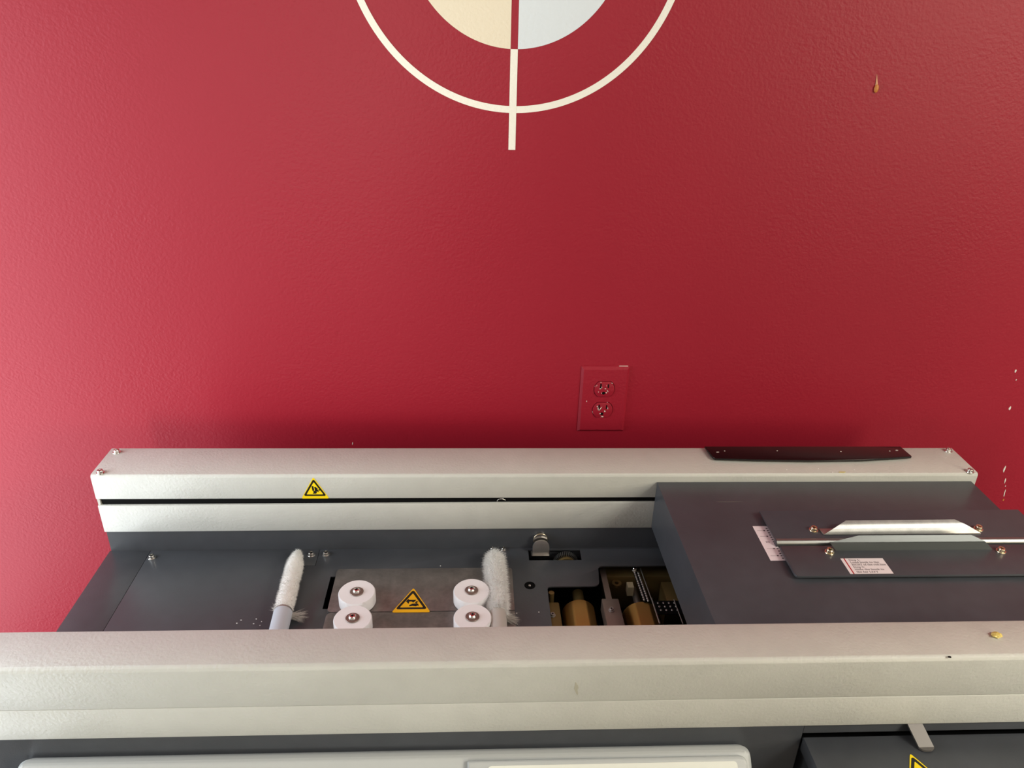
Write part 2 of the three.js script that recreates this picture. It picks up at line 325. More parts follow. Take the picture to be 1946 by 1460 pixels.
// rear cover
{
  const up = put('rear_cover', sweepX([[ZB, 0.9038, 0], [ZF, 0.9038, 0.0008], [ZF, YT, 0.0055], [ZB, YT, 0.0015]], X0, X1, 0.0012), M.lightGrey, mc);
  for (const [px, py] of [[222, 860], [191, 899], [1802, 858], [1843, 897]]) screw(onY(px, py, YT), up);
  const lowTilt = (z) => z;
  const g = sweepX([[ZB, 0.8475, 0], [ZF, 0.8475, 0.0008], [ZF, 0.8938, 0.002], [ZB, 0.8938, 0.002]], X0, X1, 0.0012);
  g.translate(-X0, -0.8475, 0); g.rotateZ(0.0033); g.translate(X0, 0.8462, 0);
  put('rear_lower_cover', g, M.lightGrey, mc);
  put('slot_back', bx(X0 + 0.006, X1 - 0.006, 0.888, 0.906, ZB + 0.004, ZF - 0.0035), M.black, mc);
  put('end_post', bx(X0 + 0.0005, X0 + 0.004, 0.889, 0.905, ZB + 0.004, ZF - 0.002), M.lightGrey, mc);
  put('channel_wall', sweepX([[0.15, YD - 0.02, 0], [ZF - 0.002, YD - 0.02, 0], [ZF - 0.002, 0.8495, 0.002], [0.15, 0.8495, 0]], X0 + 0.002, X1 - 0.002), M.dark, mc);
  const hook = tube([V(0.033, 0.896, ZF - 0.003), V(0.035, 0.8995, ZF - 0.0022), V(0.040, 0.901, ZF - 0.0018), V(0.045, 0.8985, ZF - 0.0022)], 0.0007); put('wire_hook', hook, M.chrome, mc);
}
// front bar
{
  const bar = put('front_cover', sweepX([[BR, 0.8890, 0], [BF, 0.8890, 0.0006], [BF, YT, 0.0075], [BR, YT, 0.002]], X0, X1, 0.0012), M.lightGrey, mc);
  const low = sweepX([[BR, 0.8455, 0], [BF, 0.8455, 0.001], [BF, 0.8886, 0.0009], [BR, 0.8886, 0]], X0, X1, 0.0012);
  low.translate(-X0, -0.8455, 0); low.rotateZ(-0.0004); low.translate(X0, 0.8455, 0);
  put('front_lower_cover', low, M.lightGrey, mc);
  put('paint_chip', blobFlat(onY(1805, 1249, YT), 0.005, 0.003, 0.0002), M.black, bar);
}
{ const q = onZ(1095, 1308, BF); put('stain', blob(V(q.x, q.y, BF - 0.0001), 0.005, 0.022, 0.0003, 0.12, 14, 0.5), mat({ color: new THREE.Color().setRGB(0.43, 0.415, 0.335), roughness: 0.6 }), mc);
  const e = onY(1605, 903, YT); put('glue_smear', blobFlat(V(e.x, YT - 0.0004, ZF - 0.004), 0.014, 0.004, 0.0008), mat({ color: new THREE.Color().setRGB(0.66, 0.60, 0.30), roughness: 0.4 }), mc);
  for (const [px, py] of [[1495, 893], [1582, 898], [1555, 891], [1623, 893]]) put('dust_speck', blobFlat(onY(px, py, YT), 0.0016, 0.0012, 0.0005), M.fluff, mc); }
function blobFlat(c, w, h, th) { const g = blob(V(0, 0, 0), w, h, th); g.rotateX(-Math.PI / 2); g.translate(c.x, c.y, c.z); return g; }

// deck plates
{
  const end = BR - 0.001;
  put('end_plate', flat([[X0, ZF - 0.002], [-0.4783, ZF - 0.002], [-0.4783, end], [X0, end]], YD, 0.002, 0.0003), M.dark, mc);
  const inf = put('infeed_plate', flat([[-0.4777, ZF - 0.002], [-0.2308, ZF - 0.002], [-0.2308, 0.2273, 0.001], [-0.2475, 0.2273], [-0.2475, end], [-0.4777, end]], YD, 0.002, 0.0003), M.dark, mc);
  screw(onY(289, 1060, YD), inf); screw(onY(592, 1055, YD), inf);
  const mid = put('clamp_plate', flat([[-0.2302, ZF - 0.002], [0.0362, ZF - 0.002], [0.0362, end], [-0.2454, end], [-0.2454, 0.2279], [-0.2302, 0.2279]], YD - 0.0002, 0.002, 0.0003, [[[-0.2045, 0.2515], [-0.2045, 0.317], [-0.192, 0.317], [-0.192, 0.2515]]]), M.dark, mc);
  screw(onY(620, 1054, YD), mid); screw(onY(936, 1045, YD), mid, M.chrome, 0.8);
  const gl = put('glue_station_plate', flat([[0.0368, ZF - 0.002], [X1, ZF - 0.002], [X1, end], [0.0368, end]], YD, 0.0025, 0.0004, [
    [[0.1034, 0.2765, 0.006], [0.1034, 0.488], [0.60, 0.488], [0.60, 0.2335], [0.182, 0.2335, 0.008], [0.178, 0.2765, 0.010]],
    [[0.0813, 0.1955], [0.0813, 0.2195], [0.1598, 0.2195], [0.1598, 0.1955]]]), M.dark, mc);
  screw(onY(957, 1045, YD), gl, M.chrome, 0.8);
  const hole = lathe([[0, 0.0002], [0.0055, 0.0002], [0.0065, 0.0012], [0.0075, 0.0006], [0.0078, 0]], 24).translate(0.0789, YD, 0.2743); put('plug', hole, M.black, gl);
  put('plug_pin', new THREE.SphereGeometry(0.002, 12, 8).scale(1, 0.6, 1).translate(0.0785, YD + 0.0006, 0.275), M.steel, gl);
  // paper dust on the plates
  for (const [px, py] of [[450, 1185], [482, 1186], [487, 1177], [497, 1182], [494, 1189], [458, 1179]]) put('dust_speck', blobFlat(onY(px, py, YD), 0.001 + 0.0025 * rnd(), 0.0012, 0.0005), M.fluff, inf);
  for (const [px, py] of [[837, 1076], [982, 1166], [1024, 1164]]) put('dust_speck', blobFlat(onY(px, py, YD), 0.0018, 0.0018, 0.0006), M.fluff, gl);
}
// steel clamp plates, rollers
{
  const p1 = put('steel_plate', flat([[-0.1965, 0.240, 0.006], [0.055, 0.240, 0.006], [0.055, 0.3275], [-0.1965, 0.3275, 0.006]], YD + 0.004, 0.004, 0.0006), M.plate, mc);
  put('steel_plate', flat([[-0.1965, 0.3285, 0.008], [0.055, 0.3285], [0.055, 0.46, 0.006], [-0.1965, 0.46, 0.006]], YD + 0.004, 0.004, 0.0006), M.plate, mc);
  for (const [x, z] of [[-0.158, 0.310], [-0.1565, 0.3595], [-0.0035, 0.3095], [-0.002, 0.3595]]) {
    const r = put('guide_roller', lathe([[0.004, 0], [0.0236, 0], [0.0247, 0.001], [0.0247, 0.0165], [0.0235, 0.018], [0.004, 0.018], [0.004, 0]], 64).translate(x, YD + 0.0046, z), M.plastic, mc);
    lab(r, 'white plastic roller with steel screw');
    put('washer', lathe([[0, 0], [0.009, 0], [0.0092, 0.0008], [0.0086, 0.0014], [0, 0.0014]], 32).translate(x, YD + 0.0226, z), M.washer, r);
    put('screw', lathe([[0, 0], [0.0052, 0], [0.005, 0.0018], [0.0036, 0.0034], [0.0019, 0.0039], [0.0017, 0.0026], [0, 0.0026]], 24).translate(x, YD + 0.0240, z), M.chrome, r);
    put('socket', new THREE.CylinderGeometry(0.0016, 0.0016, 0.0003, 6).translate(x, YD + 0.0267, z), M.black, r);
  }
}
// fluffy brushes lying across the channel
function brush(p0, p1, rad, taper, opts) {
  const dir = p1.clone().sub(p0), len = dir.length(); dir.normalize();
  const side = V(dir.z, 0, -dir.x), up = V(0, 1, 0), N = 44, A = 26, pos = [], idx = [];
  const rr = (t) => rad * Math.min(1, Math.pow(Math.max(t, 0.0) / taper, 0.6)) * (1 - 0.12 * Math.max(0, t - 0.8) / 0.2);
  const pt = (t, a, k = 1) => { const r = rr(t) * k * (1 + 0.09 * noise.noise(t * 9, Math.cos(a) * 1.5, Math.sin(a) * 1.5 + opts.z)); return p0.clone().addScaledVector(dir, t * len).addScaledVector(side, Math.cos(a) * r).addScaledVector(up, Math.sin(a) * r); };
  for (let i = 0; i <= N; i++) for (let j = 0; j < A; j++) { const q = pt(i / N, j / A * Math.PI * 2); pos.push(q.x, q.y, q.z); }
  for (let i = 0; i < N; i++) for (let j = 0; j < A; j++) { const a = i * A + j, b = i * A + (j + 1) % A; idx.push(a, b, a + A, b, b + A, a + A); }
  const core = new THREE.BufferGeometry(); core.setAttribute('position', new THREE.Float32BufferAttribute(pos, 3)); core.setIndex(idx); core.computeVertexNormals();
  const b = put('brush', clean(core), M.fluff, mc); lab(b, opts.label);
  const fib = [];
  for (let i = 0; i < opts.n; i++) {
    const t = Math.pow(rnd(), 0.9), a = rnd() * Math.PI * 2, base = pt(t, a, 0.96), out = pt(t, a, 1.9).sub(base).normalize();
    const lay = V(rnd() - 0.5, rnd() - 0.5, rnd() - 0.5).multiplyScalar(0.9).addScaledVector(dir, opts.lay + 0.5 * (rnd() - 0.5));
    const d = out.multiplyScalar(0.45 + 0.4 * rnd()).add(lay).normalize(), L = opts.hair * (0.4 + 0.8 * rnd()), w = 0.00022;
    const s = d.clone().cross(V(0.3, 1, 0.2)).normalize().multiplyScalar(w), u = d.clone().cross(s).normalize().multiplyScalar(w), tip = base.clone().addScaledVector(d, L); tip.y = Math.max(tip.y, YD + 0.0006);
    const q = [base.clone().add(s), base.clone().addScaledVector(s, -0.5).addScaledVector(u, 0.87), base.clone().addScaledVector(s, -0.5).addScaledVector(u, -0.87)];
    fib.push(q[0], q[1], tip, q[1], q[2], tip, q[2], q[0], tip);
  }
  const fg = new THREE.BufferGeometry().setFromPoints(fib); fg.computeVertexNormals();
  const f = put('bristles', fg, M.fluff, b); f.userData.kind = 'stuff';
  return b;
}
function frayed(c, n, spread, len, toward, m, parent) {
  const fib = [];
  for (let i = 0; i < n; i++) {
    const d = toward.clone().add(V(rnd() - 0.5, (rnd() - 0.35) * 0.7, rnd() - 0.5).multiplyScalar(spread)).normalize(), L = len * (0.4 + 0.7 * rnd()), w = 0.0003;
    const base = c.clone().add(V((rnd() - 0.5) * 0.006, (rnd() - 0.5) * 0.006, (rnd() - 0.5) * 0.006)), tip = base.clone().addScaledVector(d, L); tip.y = Math.max(tip.y, YD + 0.0006);
    const s = d.clone().cross(V(0.3, 1, 0.2)).normalize().multiplyScalar(w), u = d.clone().cross(s).normalize().multiplyScalar(w);
    const q = [base.clone().add(s), base.clone().addScaledVector(s, -0.5).addScaledVector(u, 0.87), base.clone().addScaledVector(s, -0.5).addScaledVector(u, -0.87)];
    fib.push(q[0], q[1], tip, q[1], q[2], tip, q[2], q[0], tip);
  }
  const fg = new THREE.BufferGeometry().setFromPoints(fib); fg.computeVertexNormals();
  const f = put('frayed_ends', fg, m, parent); f.userData.kind = 'stuff';
}
{
  const ya = YD + 0.0118;
  const a0 = onY(567, 1046, ya), a1 = onY(538, 1164, ya);
  const b1 = brush(a0, a1, 0.0108, 0.24, { z: 1, n: 9000, hair: 0.0045, lay: 0.45, label: 'smooth pointed white fluffy brush roll' });
  const sleeve = (p, q, r0, r1, name, m, parent) => { const g = new THREE.CylinderGeometry(r1, r0, p.distanceTo(q), 28, 6); g.applyQuaternion(new THREE.Quaternion().setFromUnitVectors(V(0, 1, 0), q.clone().sub(p).normalize())); const c = p.clone().add(q).multiplyScalar(0.5); g.translate(c.x, c.y, c.z); return put(name, g, m, parent); };
  const d = a1.clone().sub(a0).normalize();
  sleeve(a1.clone().addScaledVector(d, 0.001), a1.clone().addScaledVector(d, 0.09), 0.0122, 0.0116, 'cloth_sleeve', M.cloth, b1);
  sleeve(a1.clone().addScaledVector(d, -0.002), a1.clone().addScaledVector(d, 0.0015), 0.0120, 0.0120, 'wire_tie', M.steel, b1);
  frayed(a1.clone().add(V(0.010, -0.004, 0.002)), 160, 0.9, 0.022, V(1, -0.25, 0.0), M.fluffGrey, b1);
  frayed(a1.clone().add(V(-0.008, 0.002, -0.002)), 60, 1.2, 0.009, V(-0.8, 0.1, -0.4), M.fluff, b1);
  const yb = YD + 0.0130;
  const c0 = onY(939, 1050, yb), c1 = onY(946, 1166, yb);
  const b2 = brush(c0, c1, 0.0118, 0.12, { z: 5, n: 11000, hair: 0.009, lay: 0.35, label: 'wide shaggy white fluffy brush roll with grey end' });
  const d2 = c1.clone().sub(c0).normalize();
  sleeve(c1.clone().addScaledVector(d2, 0.0), c1.clone().addScaledVector(d2, 0.09).add(V(0, -0.001, 0)), 0.0112, 0.0108, 'cloth_sleeve', M.fluffGrey, b2);
  frayed(c1.clone().add(V(0.009, -0.006, 0.002)), 320, 0.9, 0.02, V(1, -0.3, 0.15), M.fluffGrey, b2);
  frayed(c1.clone().add(V(0, 0.008, -0.004)), 160, 1.6, 0.010, V(0, 0.5, 0.5), M.fluff, b2);
}
// spring plunger bracket and knurled wheel in the small window of the plate
{
  const s = new THREE.Shape(); // plate with a rounded, shouldered top
  const w = 0.0125, h = 0.0185;
  poly([[-w, 0], [w, 0], [w, h, 0.006], [w * 0.45, h + 0.0065, 0.006], [-w * 0.45, h + 0.0065, 0.006], [-w, h, 0.006]], s);
  const foot = onY(1028, 1054, YD + 0.001);
  const g = extr(s, 0.003, 0.0004); g.rotateX(-0.12); g.translate(foot.x, YD - 0.002, foot.z - 0.004);
  const k = put('plunger_bracket', soft(g), M.steel, mc);
  put('bracket_foot', soft(flat([[foot.x - 0.0145, foot.z - 0.010], [foot.x - 0.0125, foot.z - 0.010, 0], [foot.x - 0.0125, foot.z - 0.001, 0.001], [foot.x + w, foot.z - 0.001], [foot.x + w, foot.z + 0.002], [foot.x - 0.0145, foot.z + 0.002, 0.002]], YD, 0.004)), M.chrome, k);
  const c = new THREE.CylinderGeometry(0.0102, 0.0102, 0.012, 32); c.rotateX(Math.PI / 2); c.translate(foot.x - 0.0005, YD + 0.0205, foot.z - 0.0155); put('plunger_knob', soft(c), M.chrome, k);
  const c2 = new THREE.TorusGeometry(0.0102, 0.0011, 8, 32); c2.translate(foot.x - 0.0005, YD + 0.0205, foot.z - 0.0105); put('knob_ring', c2, M.brassy, k);
  // knurled wheel, axle across
  const wx = 0.1375, wy = YD - 0.0145, wz = 0.2085, R = 0.0185;
  const hub = new THREE.CylinderGeometry(R - 0.0045, R - 0.0035, 0.010, 40); hub.rotateX(Math.PI / 2); hub.translate(wx, wy, wz + 0.003);
  const wheel = put('knurled_wheel', soft(hub), M.brassOld, mc);
  const rim = new THREE.CylinderGeometry(R - 0.001, R - 0.001, 0.011, 48); rim.rotateX(Math.PI / 2); rim.translate(wx, wy, wz - 0.002); put('rim', soft(rim), M.black, wheel);
  for (let i = 0; i < 19; i++) { const a = (0.06 + 0.88 * i / 18) * Math.PI; const t = new THREE.BoxGeometry(0.0013, 0.0042, 0.0085); t.rotateZ(a - Math.PI / 2); t.translate(wx + Math.cos(a) * (R - 0.0018), wy + Math.sin(a) * (R - 0.0018), wz); put('tooth', t, M.alu, wheel); }
}
// glue drums and the works below the plate
{
  const drum = (x, r, ytop, z0, z1) => {
    const g = lathe([[0, 0], [r - 0.0012, 0], [r, 0.0012], [r, z1 - z0], [0, z1 - z0]], 56); g.rotateX(Math.PI / 2); g.translate(x, ytop - r, z0); return put('glue_drum', g, M.brass, mc);
  };
  const A = onY(1104, 1141, 0.795), B = onY(1222, 1145, 0.795);
  const d1 = drum(A.x - 0.0025, 0.0232, 0.797, A.z, 0.486);
  const stub = new THREE.CylinderGeometry(0.008, 0.008, 0.03, 24); stub.rotateX(Math.PI / 2); stub.translate(A.x - 0.001, 0.7838, A.z - 0.012); put('shaft', stub, M.brassOld, d1);
  const d2 = drum(B.x - 0.002, 0.0262, 0.797, B.z, 0.486);
  const stub2 = new THREE.CylinderGeometry(0.005, 0.005, 0.06, 20); stub2.rotateX(Math.PI / 2); stub2.translate(B.x, 0.768, B.z - 0.03); put('shaft', stub2, M.steel, d2);
  const blk = (name, px0, px1, py0, y, th, z1, m) => { const a = onY(px0, py0, y), b = onY(px1, py0, y); return put(name, soft(flat([[a.x, a.z, 0.002], [b.x, b.z, 0.002], [b.x + 0.001, z1], [a.x + 0.001, z1]], y, th, 0.0006)), m, mc); };
  const bA = blk('bearing_block', 1038, 1062, 1145, 0.797, 0.03, 0.42, M.brassOld); screw(onY(1050, 1170, 0.797), bA, M.steel, 0.75);
  const bB = blk('bearing_block', 1143, 1175, 1138, 0.804, 0.02, 0.42, M.washer); screw(onY(1162, 1160, 0.804), bB, M.steel, 0.75);
  const s0 = onY(1138, 1076, 0.798), s1 = onY(1152, 1140, 0.798); put('strip', flat([[s0.x, s0.z - 0.012], [s0.x + 0.0085, s0.z - 0.012], [s1.x + 0.0085, s1.z], [s1.x, s1.z]], 0.798, 0.002), M.washer, mc);
  put('post', new THREE.CylinderGeometry(0.004, 0.004, 0.03, 16).translate(...onY(1047, 1142, 0.79).toArray()), M.brassOld, mc);
  // brass coloured housing at the back of the opening
  const h0 = onY(1150, 1080, 0.792), h1 = onY(1262, 1080, 0.792);
  put('housing', flat([[h0.x, h0.z - 0.01], [h1.x + 0.02, h0.z - 0.01], [h1.x + 0.02, h0.z + 0.020], [h0.x, h0.z + 0.020]], 0.792, 0.06, 0.0008), M.brassOld, mc);
  const q0 = onY(1256, 1105, 0.79); put('side_housing', flat([[q0.x, q0.z], [q0.x + 0.06, q0.z], [q0.x + 0.06, q0.z + 0.04], [q0.x, q0.z + 0.04]], 0.789, 0.05, 0.0008), M.brassOld, mc);
  const nut = onY(1196, 1110, 0.786); put('terminal', bx(nut.x - 0.004, nut.x + 0.005, 0.772, 0.788, nut.z - 0.002, nut.z + 0.010), mat({ color: 0xb4a98a, roughness: 0.6 }), mc);
  const nut2 = onY(1172, 1108, 0.786); put('collar', lathe([[0.003, 0], [0.007, 0], [0.007, 0.004], [0.003, 0.004], [0.003, 0]], 20).translate(nut2.x, 0.782, nut2.z), M.brassOld, mc);
  screw(onY(1206, 1083, 0.800), mc, M.chrome, 0.9);
  // drive chain running towards the front, with its guide rod
  const c0 = onY(1214, 1086, 0.800), c1 = onY(1234, 1142, 0.800), link = new THREE.CylinderGeometry(0.0017, 0.0017, 0.008, 8); link.rotateZ(Math.PI / 2);
  const chain = put('chain', tube([c0.clone().add(V(-0.004, -0.004, 0)), c1.clone().add(V(-0.004, -0.004, 0))], 0.0035, 4, 6), M.black, mc);
  for (let i = 0; i < 13; i++) for (const s of [-1, 1]) put('link_plate', new THREE.SphereGeometry(0.0021, 8, 6).scale(0.8, 0.6, 1.3).translate(...c0.clone().lerp(c1, (i + 0.5) / 13).add(V(-0.004 + s * 0.0026, -0.0006, s * 0.001)).toArray()), M.steel, chain);
  put('guide_rod', tube([c0.clone().add(V(0.003, 0.002, -0.004)), c1.clone().add(V(0.003, 0.002, 0))], 0.0009, 4, 8), M.alu, mc);
  const r0 = onY(1238, 1137, 0.806), r1 = onY(1254, 1186, 0.806); put('guide_rod', tube([r0, r0.clone().lerp(r1, 0.5), r1], 0.0012, 4, 8), M.alu, mc);
  const r2 = onY(1281, 1140, 0.806), r3 = onY(1298, 1186, 0.806); put('guide_rod', tube([r2, r2.clone().lerp(r3, 0.5), r3], 0.0009, 4, 8), M.alu, mc);
  const g0 = onY(1244, 1140, 0.802), grid = put('perforated_plate', bx(g0.x - 0.002, g0.x + 0.036, 0.7985, 0.800, g0.z, g0.z + 0.026), M.black, mc);
  for (let i = 0; i < 4; i++) for (let j = 0; j < 3; j++) put('stud', new THREE.SphereGeometry(0.0021, 8, 6).scale(0.8, 0.5, 1).translate(g0.x + 0.004 + i * 0.0078 + j * 0.0006, 0.8003, g0.z + 0.005 + j * 0.007), M.steel, grid);
}
// warning stickers
function warnTexture(kind) {
  const c = document.createElement('canvas'); c.width = c.height = 256; const x = c.getContext('2d');
  x.fillStyle = kind === 1 ? '#ffe100' : '#f2b705'; x.fillRect(0, 0, 256, 256);
  const tri = (a, b, d, r) => { x.beginPath(); x.moveTo((a[0] + b[0]) / 2, (a[1] + b[1]) / 2); x.arcTo(...b, ...d, r); x.arcTo(...d, ...a, r); x.arcTo(...a, ...b, r); x.closePath(); };
  x.fillStyle = '#0c0806'; tri([128, 30], [234, 222], [22, 222], 12); x.fill();
  x.fillStyle = kind === 1 ? '#ffe100' : '#f2b705'; tri([128, 66], [206, 205], [50, 205], 4); x.fill();
  x.fillStyle = '#0c0806';
  const P = (pts) => { x.beginPath(); pts.forEach(([a, b], i) => i ? x.lineTo(a, b) : x.moveTo(a, b)); x.closePath(); x.fill(); };
  if (kind === 1) { // a hand crushed against a bar
    P([[104, 112], [121, 110], [126, 158], [108, 162]]); P([[108, 160], [132, 164], [150, 176], [140, 196], [108, 196], [120, 178]]);
    P([[128, 122], [142, 122], [150, 132], [164, 128], [154, 142], [158, 152], [178, 146], [184, 156], [176, 162], [158, 160], [172, 180], [150, 172], [132, 166]]);
  } else { // a hand caught by a rotating cutter
    P([[86, 144], [102, 122], [108, 132], [156, 132], [144, 150], [136, 158], [124, 148], [110, 148], [106, 170]]);
    P([[148, 156], [160, 142], [172, 142], [158, 150], [172, 152], [158, 160], [172, 162], [156, 166]]);
    P([[112, 182], [130, 170], [160, 166], [172, 174], [174, 194], [166, 186], [158, 194], [134, 190], [112, 194]]);
  }
  const t = new THREE.CanvasTexture(c); t.colorSpace = THREE.SRGBColorSpace; t.anisotropy = 8; return t;
}
function sticker(name, m4, size, kind, parent, label) {   // triangle in its own xy plane, base at y = 0
  const hgt = size * 0.92, s = poly([[-size / 2, 0, size * 0.07], [size / 2, 0, size * 0.07], [0, hgt, size * 0.07]]);
  const g = new THREE.ExtrudeGeometry(s, { depth: 0.0003, bevelEnabled: false, curveSegments: 6 });
  const p = g.attributes.position, uv = g.attributes.uv;
  for (let i = 0; i < p.count; i++) uv.setXY(i, 0.5 + p.getX(i) / size, 0.02 + p.getY(i) / hgt * 0.93);
  g.applyMatrix4(m4);
  return lab(put(name, g, mat({ map: warnTexture(kind), roughness: 0.45 }), parent, false), label);
}
{
  const t1 = onZ(599.5, 947.5, ZF); sticker('warning_sticker', new THREE.Matrix4().makeTranslation(t1.x, 0.9041, ZF + 0.0001), 0.0395, 1, mc, 'bright yellow crushing hazard triangle on rear cover');
  const t2 = onY(781, 1164.5, YD + 0.004); sticker('warning_sticker', new THREE.Matrix4().makeTranslation(t2.x, YD + 0.0042, t2.z).multiply(new THREE.Matrix4().makeRotationX(-Math.PI / 2)), 0.052, 2, mc, 'amber cutter hazard triangle on steel plate');
}
// ---------------------------------------------------------------- lid over the right half of the channel
const YL = 0.931;
{
  const lid = put('lid', join([
    flat([[0.2650, ZF + 0.0006], [0.736, ZF + 0.0006], [0.736, BR - 0.0005], [0.2708, BR - 0.0005]], YL, 0.002, 0.0005),
    sheet(V(0.2661, 0.8515, ZF + 0.0006), V(0.2719, 0.8515, BR - 0.0005), V(0.2719, YL - 0.001, BR - 0.0005), V(0.2661, YL - 0.001, ZF + 0.0006), 0.002),
    bx(0.733, 0.735, 0.852, YL - 0.001, ZF + 0.0006, BR - 0.0005)]), M.dark, mc);
  const YP = 0.9385;
  const e = (px, py, y) => onY(px, py, y);
  // rear book rest: sheet with a rolled front edge
  const p1 = e(1443, 971, YP), p1f = e(1472, 1024, YP);
  const rollR = 0.0055, zr = p1f.z + 0.002;
  const prof = []; prof.push([p1.z, YP - 0.0022], [p1.z, YP]);
  for (let i = 0; i <= 10; i++) { const a = Math.PI / 2 - i / 10 * Math.PI * 1.05; prof.push([zr + Math.cos(a) * rollR, YP - rollR + Math.sin(a) * rollR]); }
  prof.push([zr - 0.002, YP - 2 * rollR + 0.003], [zr - 0.002, YP - 0.0022]);
  const rest = put('book_rest', sweepX(prof, p1.x, 0.752, 0.0004), M.dark, lid);
  const rod = new THREE.CylinderGeometry(rollR + 0.0004, rollR + 0.0004, 0.752 - p1.x - 0.002, 28); rod.rotateZ(Math.PI / 2); rod.translate((0.752 + p1.x) / 2, YP - rollR, zr);
  lab(put('rolled_edge', soft(rod), mat({ color: new THREE.Color().setRGB(0.25, 0.25, 0.24), metalness: 0.7, roughness: 0.3 }), lid), 'worn shiny rolled edge');
  put('rest_spacer', bx(p1.x + 0.012, 0.73, YL, YP - 0.0022, p1.z + 0.012, zr - 0.008), M.black, lid);
  // front book rest
  const p2 = e(1480, 1037, YP), p2f = e(1513, 1095, YP);
  put('book_rest', flat([[p2.x, p2.z, 0.004], [0.752, p2.z], [0.752, p2f.z], [p2.x, p2f.z, 0.006]], YP, 0.004, 0.0016), M.dark, lid);
  put('rest_spacer', bx(p2.x + 0.012, 0.73, YL, YP - 0.003, p2.z + 0.006, p2f.z - 0.012), M.black, lid);
  put('rest_gap', bx(p2.x + 0.003, 0.735, YL + 0.0002, YL + 0.0008, zr + 0.002, p2.z + 0.004), M.black, lid);
  // rear handle, bare aluminium strip
  {
    const y0 = YP + 0.0015, y1 = YP + 0.014;
    const a = e(1565, 1016, y0), b = e(1863, 1013, y0), d = e(1607, 990, y1), c = e(1814, 988, y1);
    const nrm = b.clone().sub(a).cross(d.clone().sub(a)).normalize(), strips = [];
    const at = (p, q, v) => p.clone().lerp(q, v).addScaledVector(nrm, 0.0016 * Math.sin(Math.PI * v));
    for (let i = 0; i < 8; i++) strips.push(sheet(at(a, d, i / 8), at(b, c, i / 8), at(b, c, (i + 1) / 8), at(a, d, (i + 1) / 8), 0.0018));
    const hd = put('handle', soft(join(strips), 0.5), M.alu, lid); lab(hd, 'bare aluminium angled handle');
    put('handle_foot', flat([[a.x - 0.001, a.z - 0.012], [b.x - 0.004, a.z - 0.012], [b.x, a.z], [a.x, a.z]], YP + 0.002, 0.0018, 0.0003), M.steel, hd);
  }
  {
    const y0 = YP, y1 = YP + 0.0145, y2 = YP + 0.022;
    const a = e(1588, 1046, y0), b = e(1887, 1045, y0); b.z = a.z;
    const a1 = onZ(1577, 1031, a.z), b1 = onZ(1872, 1029.5, a.z); const yy = (a1.y + b1.y) / 2; a1.y = b1.y = yy;
    const d = e(1632, 1018, yy + 0.006), c = e(1845, 1017, yy + 0.006);
    const hd = put('handle', join([sheet(a, b, b1, a1, 0.0018), sheet(a1, b1, c, d, 0.0018)]), mat({ color: 0x5c605f, roughness: 0.36, metalness: 0.3 }), lid); lab(hd, 'dark grey folded handle');
  }
  for (const [px, py] of [[1546, 1008], [1859, 1006], [1576, 1050], [1902, 1048]]) screw(e(px, py, YP), lid, M.brassy, 1.05);
  // printed labels
  const card = (a, b, c, d, texture, name, label) => { // rectangle on the sheet given by photo corners a (rear left), c (front right)
    const x0 = a.x, x1 = b.x, z0 = a.z, z1 = c.z, y = a.y;
    const g = new THREE.BoxGeometry(x1 - x0, 0.0003, z1 - z0); g.translate((x0 + x1) / 2, y + 0.00016, (z0 + z1) / 2);
    const uv = g.attributes.uv, p = g.attributes.position; for (let i = 0; i < p.count; i++) uv.setXY(i, (p.getX(i) - x0) / (x1 - x0), 1 - (p.getZ(i) - z0) / (z1 - z0));
    return lab(put(name, g, mat({ map: texture, roughness: 0.4 }), lid, false), label);
  };
  const can = (w, h, draw) => { const c = document.createElement('canvas'); c.width = w; c.height = h; const x = c.getContext('2d'); draw(x); const t = new THREE.CanvasTexture(c); t.colorSpace = THREE.SRGBColorSpace; t.anisotropy = 8; return t; };
  const steps = can(768, 416, (x) => {
    x.fillStyle = '#efe9ea'; x.fillRect(0, 0, 768, 416); x.fillStyle = '#b3101c'; x.fillRect(52, 0, 22, 416);
    x.fillStyle = '#14090a'; x.font = 'bold 62px serif'; x.textBaseline = 'middle';
    ['Step 1:', 'Load book to the', 'RIGHT of the red line', 'Step 2:', 'Slide the book to', 'the far LEFT'].forEach((t, i) => x.fillText(t, 128, 46 + i * 64, 620));
  });
  card(e(1597, 1062, YP), e(1677, 1061.5, YP), e(1698, 1090.5, YP), null, steps, 'instruction_label', 'white instruction label with red line');
  const rule = can(192, 640, (x) => {
    x.fillStyle = '#efe6ea'; x.fillRect(0, 0, 192, 640); x.fillStyle = '#22161c'; x.strokeStyle = '#4a3a42'; x.lineWidth = 4;
    const ln = (x0, x1, y) => { x.beginPath(); x.moveTo(x0, y); x.lineTo(x1, y); x.stroke(); };
    for (let i = 0; i < 14; i++) { const y = 48 + i * 42.5; x.fillRect(92, y - 8, 14, 16); ln(112, 152, y); }
    for (const y of [90, 198, 430, 555]) { x.fillRect(66, y - 9, 12, 18); ln(18, 66, y); }
    x.font = 'bold 34px sans-serif'; x.textBaseline = 'middle'; x.fillText('in', 36, 305); x.fillText('cm', 124, 305);
  });
  card(e(1430, 1000.5, YL), V(e(1430, 1000.5, YL).x + 0.0335, 0, 0), e(1467, 1066, YL), null, rule, 'ruler_label', 'white ruler label with inch and centimetre ticks');
  for (const [px, py, w, h] of [[1385, 954, 0.045, 0.0016], [1480, 862, 0, 0]]) if (w) { const g = blobFlat(V(0, 0, 0), w, h, 0.00015); const c = e(px, py, YL); g.translate(c.x, c.y, c.z); put('scratch', g, mat({ color: 0x6b6560, roughness: 0.6 }), lid); }
}
